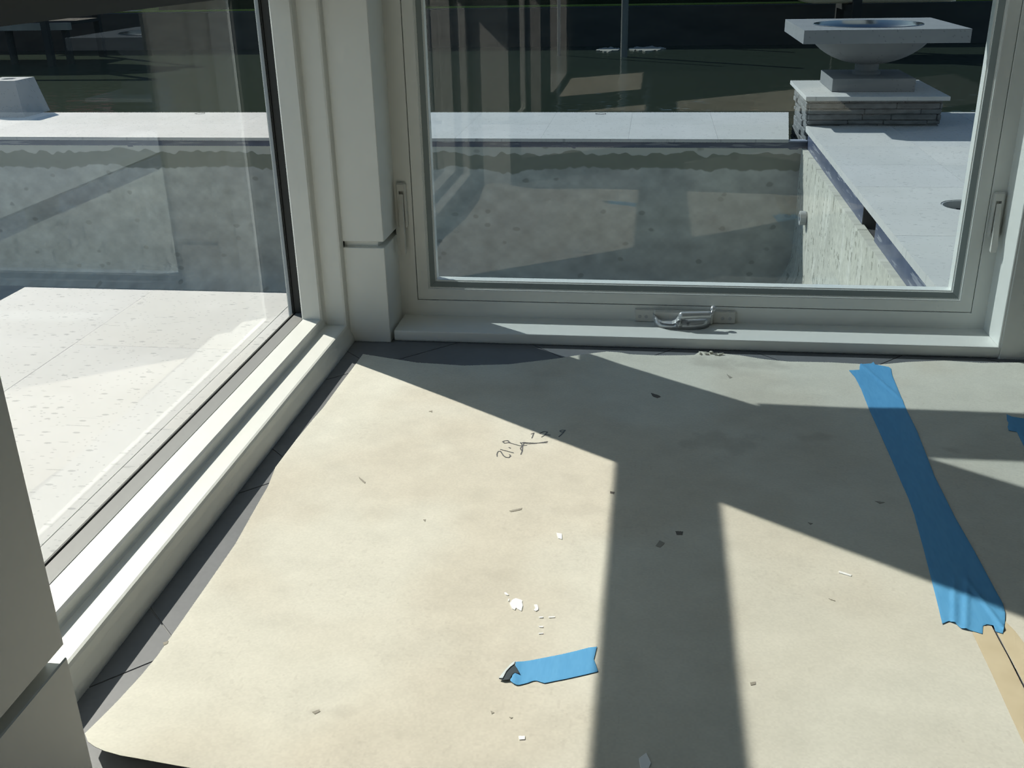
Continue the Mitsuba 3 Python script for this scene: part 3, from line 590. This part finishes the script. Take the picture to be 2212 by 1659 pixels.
for pts in [[[-0.1501,1.0017],[-0.1483,1.0086],[-0.1445,1.0127],[-0.139,1.011],[-0.1357,1.0091],[-0.1356,1.0047],[-0.1339,0.999],[-0.1344,0.9881],[-0.1391,0.9912],[-0.1414,0.9939],[-0.1422,0.9895],[-0.1456,0.9913]],[[-0.1598,1.0228],[-0.1575,1.0237],[-0.1534,1.0189],[-0.1548,1.0176],[-0.1572,1.0188]],[[-0.1531,1.0103],[-0.1518,1.0112],[-0.1512,1.0068],[-0.1524,1.0059]],[[-0.1209,1.0019],[-0.1171,1.0026],[-0.1152,0.9967],[-0.1147,0.9924],[-0.1174,0.9892],[-0.12,0.9911],[-0.1185,0.9956]],[[-0.1014,0.9798],[-0.0944,0.9814],[-0.094,0.9795],[-0.1008,0.9782]],[[-0.1128,0.9784],[-0.1078,0.9796],[-0.1076,0.9775],[-0.1117,0.9768]],[[-0.1113,0.9611],[-0.1059,0.9617],[-0.1057,0.9594],[-0.1098,0.9593]],[[-0.1095,0.9485],[-0.1046,0.9492],[-0.1046,0.9476],[-0.1092,0.9469]],[[-0.1116,0.7818],[-0.1053,0.7825],[-0.1047,0.778],[-0.1101,0.7768]],[[0.007,0.7648],[0.0139,0.773],[0.0185,0.76],[0.0151,0.7489],[0.009,0.7518]],[[0.2468,1.1119],[0.261,1.1042],[0.2594,1.101],[0.2461,1.1077]],[[-0.1094,1.1656],[-0.1018,1.164],[-0.1006,1.1502],[-0.1057,1.152]]]:
    a = np.array(pts); put('paper_sheet__paint_spot', prism(a, float(np.mean(h_a(a[:, 0], a[:, 1]))), float(np.mean(h_a(a[:, 0], a[:, 1]))) + 0.0009), 'white_paint_spot')
fleck_n = iter(range(99))
for pts in [[[0.0118,1.6432],[0.023,1.6361],[0.0293,1.6287],[0.023,1.6222],[0.015,1.6294]],[[0.0476,1.1861],[0.0579,1.1859],[0.0566,1.1776],[0.0493,1.1769]],[[-0.0433,1.2857],[-0.0367,1.2836],[-0.0378,1.2781],[-0.0431,1.2803]],[[0.1211,0.8877],[0.127,0.8898],[0.1267,0.8854],[0.1217,0.8834]],[[0.2257,1.0517],[0.2331,1.0478],[0.2324,1.0468],[0.2274,1.0491]],[[-0.3272,0.7941],[-0.3207,0.7983],[-0.3189,0.7958],[-0.3233,0.7911]],[[-0.4161,1.2944],[-0.4012,1.2787],[-0.4015,1.2744],[-0.4138,1.2889]],[[0.0269,1.1608],[0.0334,1.1547],[0.0274,1.1429],[0.0215,1.1467]],[[-0.3597,1.5304],[-0.3542,1.5346],[-0.3527,1.5273]],[[-0.1799,1.2171],[-0.1629,1.2265],[-0.1636,1.2213],[-0.1768,1.2136]],[[-0.2945,1.1832],[-0.2907,1.1836],[-0.2907,1.1774]],[[0.1474,1.7389],[0.1564,1.7245],[0.1512,1.7198]],[[-0.5324,0.8867],[-0.5276,0.8906],[-0.5264,0.8857],[-0.5291,0.882]],[[-0.1446,0.8156],[-0.1404,0.8133],[-0.1429,0.811]],[[-0.1245,0.8082],[-0.1206,0.808],[-0.1222,0.8058]],[[0.3239,1.2951],[0.3371,1.2925],[0.3288,1.2878]],[[0.2243,1.2276],[0.2307,1.2258],[0.2266,1.2218]]]:
    a = np.array(pts); put('paper_sheet__dirt_fleck', prism(a, float(np.mean(h_a(a[:, 0], a[:, 1]))), float(np.mean(h_a(a[:, 0], a[:, 1]))) + 0.0005), 'dark_fleck' if next(fleck_n) < 3 else 'grey_fleck')
def h_bigtape(x, y):
    x, y = np.asarray(x), np.asarray(y)
    fold = sum(a * np.exp(-((x - x0 - k * (y - 1.06)) / 0.0022) ** 2) * np.clip((1.125 - y) / 0.05, 0, 1) for a, x0, k in ((0.0016, 0.370, 0.25), (0.0016, 0.384, 0.28), (0.0018, 0.4035, -0.15)))
    top = 0.0013 * np.exp(-((x - 0.408 - 0.25 * (1.75 - y)) / 0.0022) ** 2) * np.clip((y - 1.62) / 0.05, 0, 1)
    return h_top(x, y) + 0.0012 + fold + top
put('blue_tape', sheet_mesh([[0.3674,1.7742],[0.3863,1.7782],[0.392,1.8057],[0.4135,1.8125],[0.4186,1.8205],[0.4194,1.808],[0.4411,1.7975],[0.4439,1.7892],[0.4396,1.7588],[0.4325,1.6152],[0.4313,1.5276],[0.4266,1.4474],[0.4222,1.3741],[0.4217,1.3143],[0.4212,1.2588],[0.4225,1.2135],[0.4236,1.1709],[0.4239,1.1278],[0.4242,1.0872],[0.4248,1.0615],[0.4217,1.0413],[0.4153,1.0213],[0.4074,1.0017],[0.4007,1.0047],[0.4017,1.0161],[0.3947,1.0172],[0.3896,1.0138],[0.3848,0.9984],[0.3732,1.0037],[0.3644,1.0065],[0.3598,1.0154],[0.3538,1.0191],[0.3454,1.0129],[0.3502,1.0588],[0.3548,1.1068],[0.3616,1.1765],[0.369,1.2603],[0.3712,1.3094],[0.3712,1.35],[0.3722,1.4255],[0.3725,1.5038],[0.3724,1.6099],[0.3741,1.69],[0.3724,1.7436]], h_bigtape, 0.0035, 0.0005), 'blue_tape', 'long wide blue masking tape along the seam of the two papers', 'tape', 'blue masking tapes', smooth=True)
put('blue_tape_001__strip', sheet_mesh([[-0.1294,0.8933],[-0.1114,0.8998],[-0.0992,0.9048],[-0.0807,0.9125],[-0.0652,0.9202],[-0.0513,0.9277],[-0.0424,0.9302],[-0.0435,0.919],[-0.0446,0.9079],[-0.0415,0.8981],[-0.0388,0.8881],[-0.0545,0.8804],[-0.0732,0.8718],[-0.0844,0.8673],[-0.0941,0.8631],[-0.0981,0.8644],[-0.1029,0.8663],[-0.1067,0.8656],[-0.1117,0.8618],[-0.1205,0.8573],[-0.1235,0.857],[-0.1268,0.8587],[-0.1304,0.8621],[-0.131,0.8638],[-0.1296,0.8681],[-0.1293,0.8717],[-0.1274,0.8752],[-0.1218,0.8743],[-0.125,0.8805],[-0.1279,0.8851]], lambda x, y: h_a(x, y) + 0.0010 + 0.0012 * np.exp(-((np.asarray(x) + 0.129) / 0.006) ** 2), 0.004, 0.0004), 'blue_tape', smooth=True)
put('blue_tape_001__folded_corner', sheet_mesh([[-0.1294,0.8933],[-0.1312,0.8915],[-0.1338,0.8875],[-0.1374,0.8792],[-0.1409,0.8704],[-0.1431,0.8637],[-0.1382,0.8618],[-0.1314,0.8634],[-0.1306,0.8692],[-0.1288,0.8735],[-0.1273,0.8755],[-0.1217,0.8737],[-0.1261,0.8828],[-0.1289,0.8874]], lambda x, y: h_a(x, y) + 0.0026, 0.004, 0.0004), 'tape_dark_corner', 'dark folded back corner', smooth=True)
put('blue_tape_001__corner_rim', sheet_mesh([[-0.1296,0.8932],[-0.1312,0.8915],[-0.1338,0.8875],[-0.1374,0.8792],[-0.1409,0.8704],[-0.1431,0.8637],[-0.139,0.8635],[-0.1366,0.8757],[-0.1332,0.8833],[-0.1298,0.8883]], lambda x, y: h_a(x, y) + 0.0034, 0.004, 0.0004), 'tape_back', 'pale upturned rim', smooth=True)
tag('blue_tape_001', 'short strip of blue masking tape with a folded end near the paint spots', 'tape', 'blue masking tapes')
put('blue_tape_002', sheet_mesh([[0.5889,1.6044],[0.5946,1.5963],[0.6116,1.5903],[0.6352,1.58],[0.6103,1.457],[0.5823,1.416],[0.5801,1.4881],[0.5825,1.5153],[0.585,1.5379],[0.574,1.5423],[0.576,1.5551],[0.5825,1.5724],[0.5827,1.5809]], lambda x, y: h_b(x, y) + 0.0010, 0.006, 0.0004), 'blue_tape', 'torn end of blue tape in the shade at the edge of the frame', 'tape', 'blue masking tapes', smooth=True)
put('beige_tape', sheet_mesh([[0.3746,1.0011],[0.3882,1.0145],[0.3988,1.0148],[0.4009,0.963],[0.4013,0.91],[0.4004,0.8391],[0.4006,0.7553],[0.3786,0.7367],[0.3761,0.8269],[0.3754,0.8659],[0.3755,0.9339]], lambda x, y: h_a(x, y) + 0.0006, 0.008, 0.0003), 'beige_tape', 'beige tape strip below the long blue tape, left of the seam', 'tape', 'beige seam tapes', smooth=True)
put('beige_tape', sheet_mesh([[0.4021,1.016],[0.4176,1.0263],[0.4226,1.0096],[0.4259,0.9882],[0.4328,0.9105],[0.4407,0.789],[0.4047,0.7536],[0.4035,0.8459],[0.4041,0.9117]], lambda x, y: h_b(x, y) + 0.0006, 0.008, 0.0003), 'beige_tape', 'beige tape strip below the long blue tape, right of the seam', 'tape', 'beige seam tapes', smooth=True)
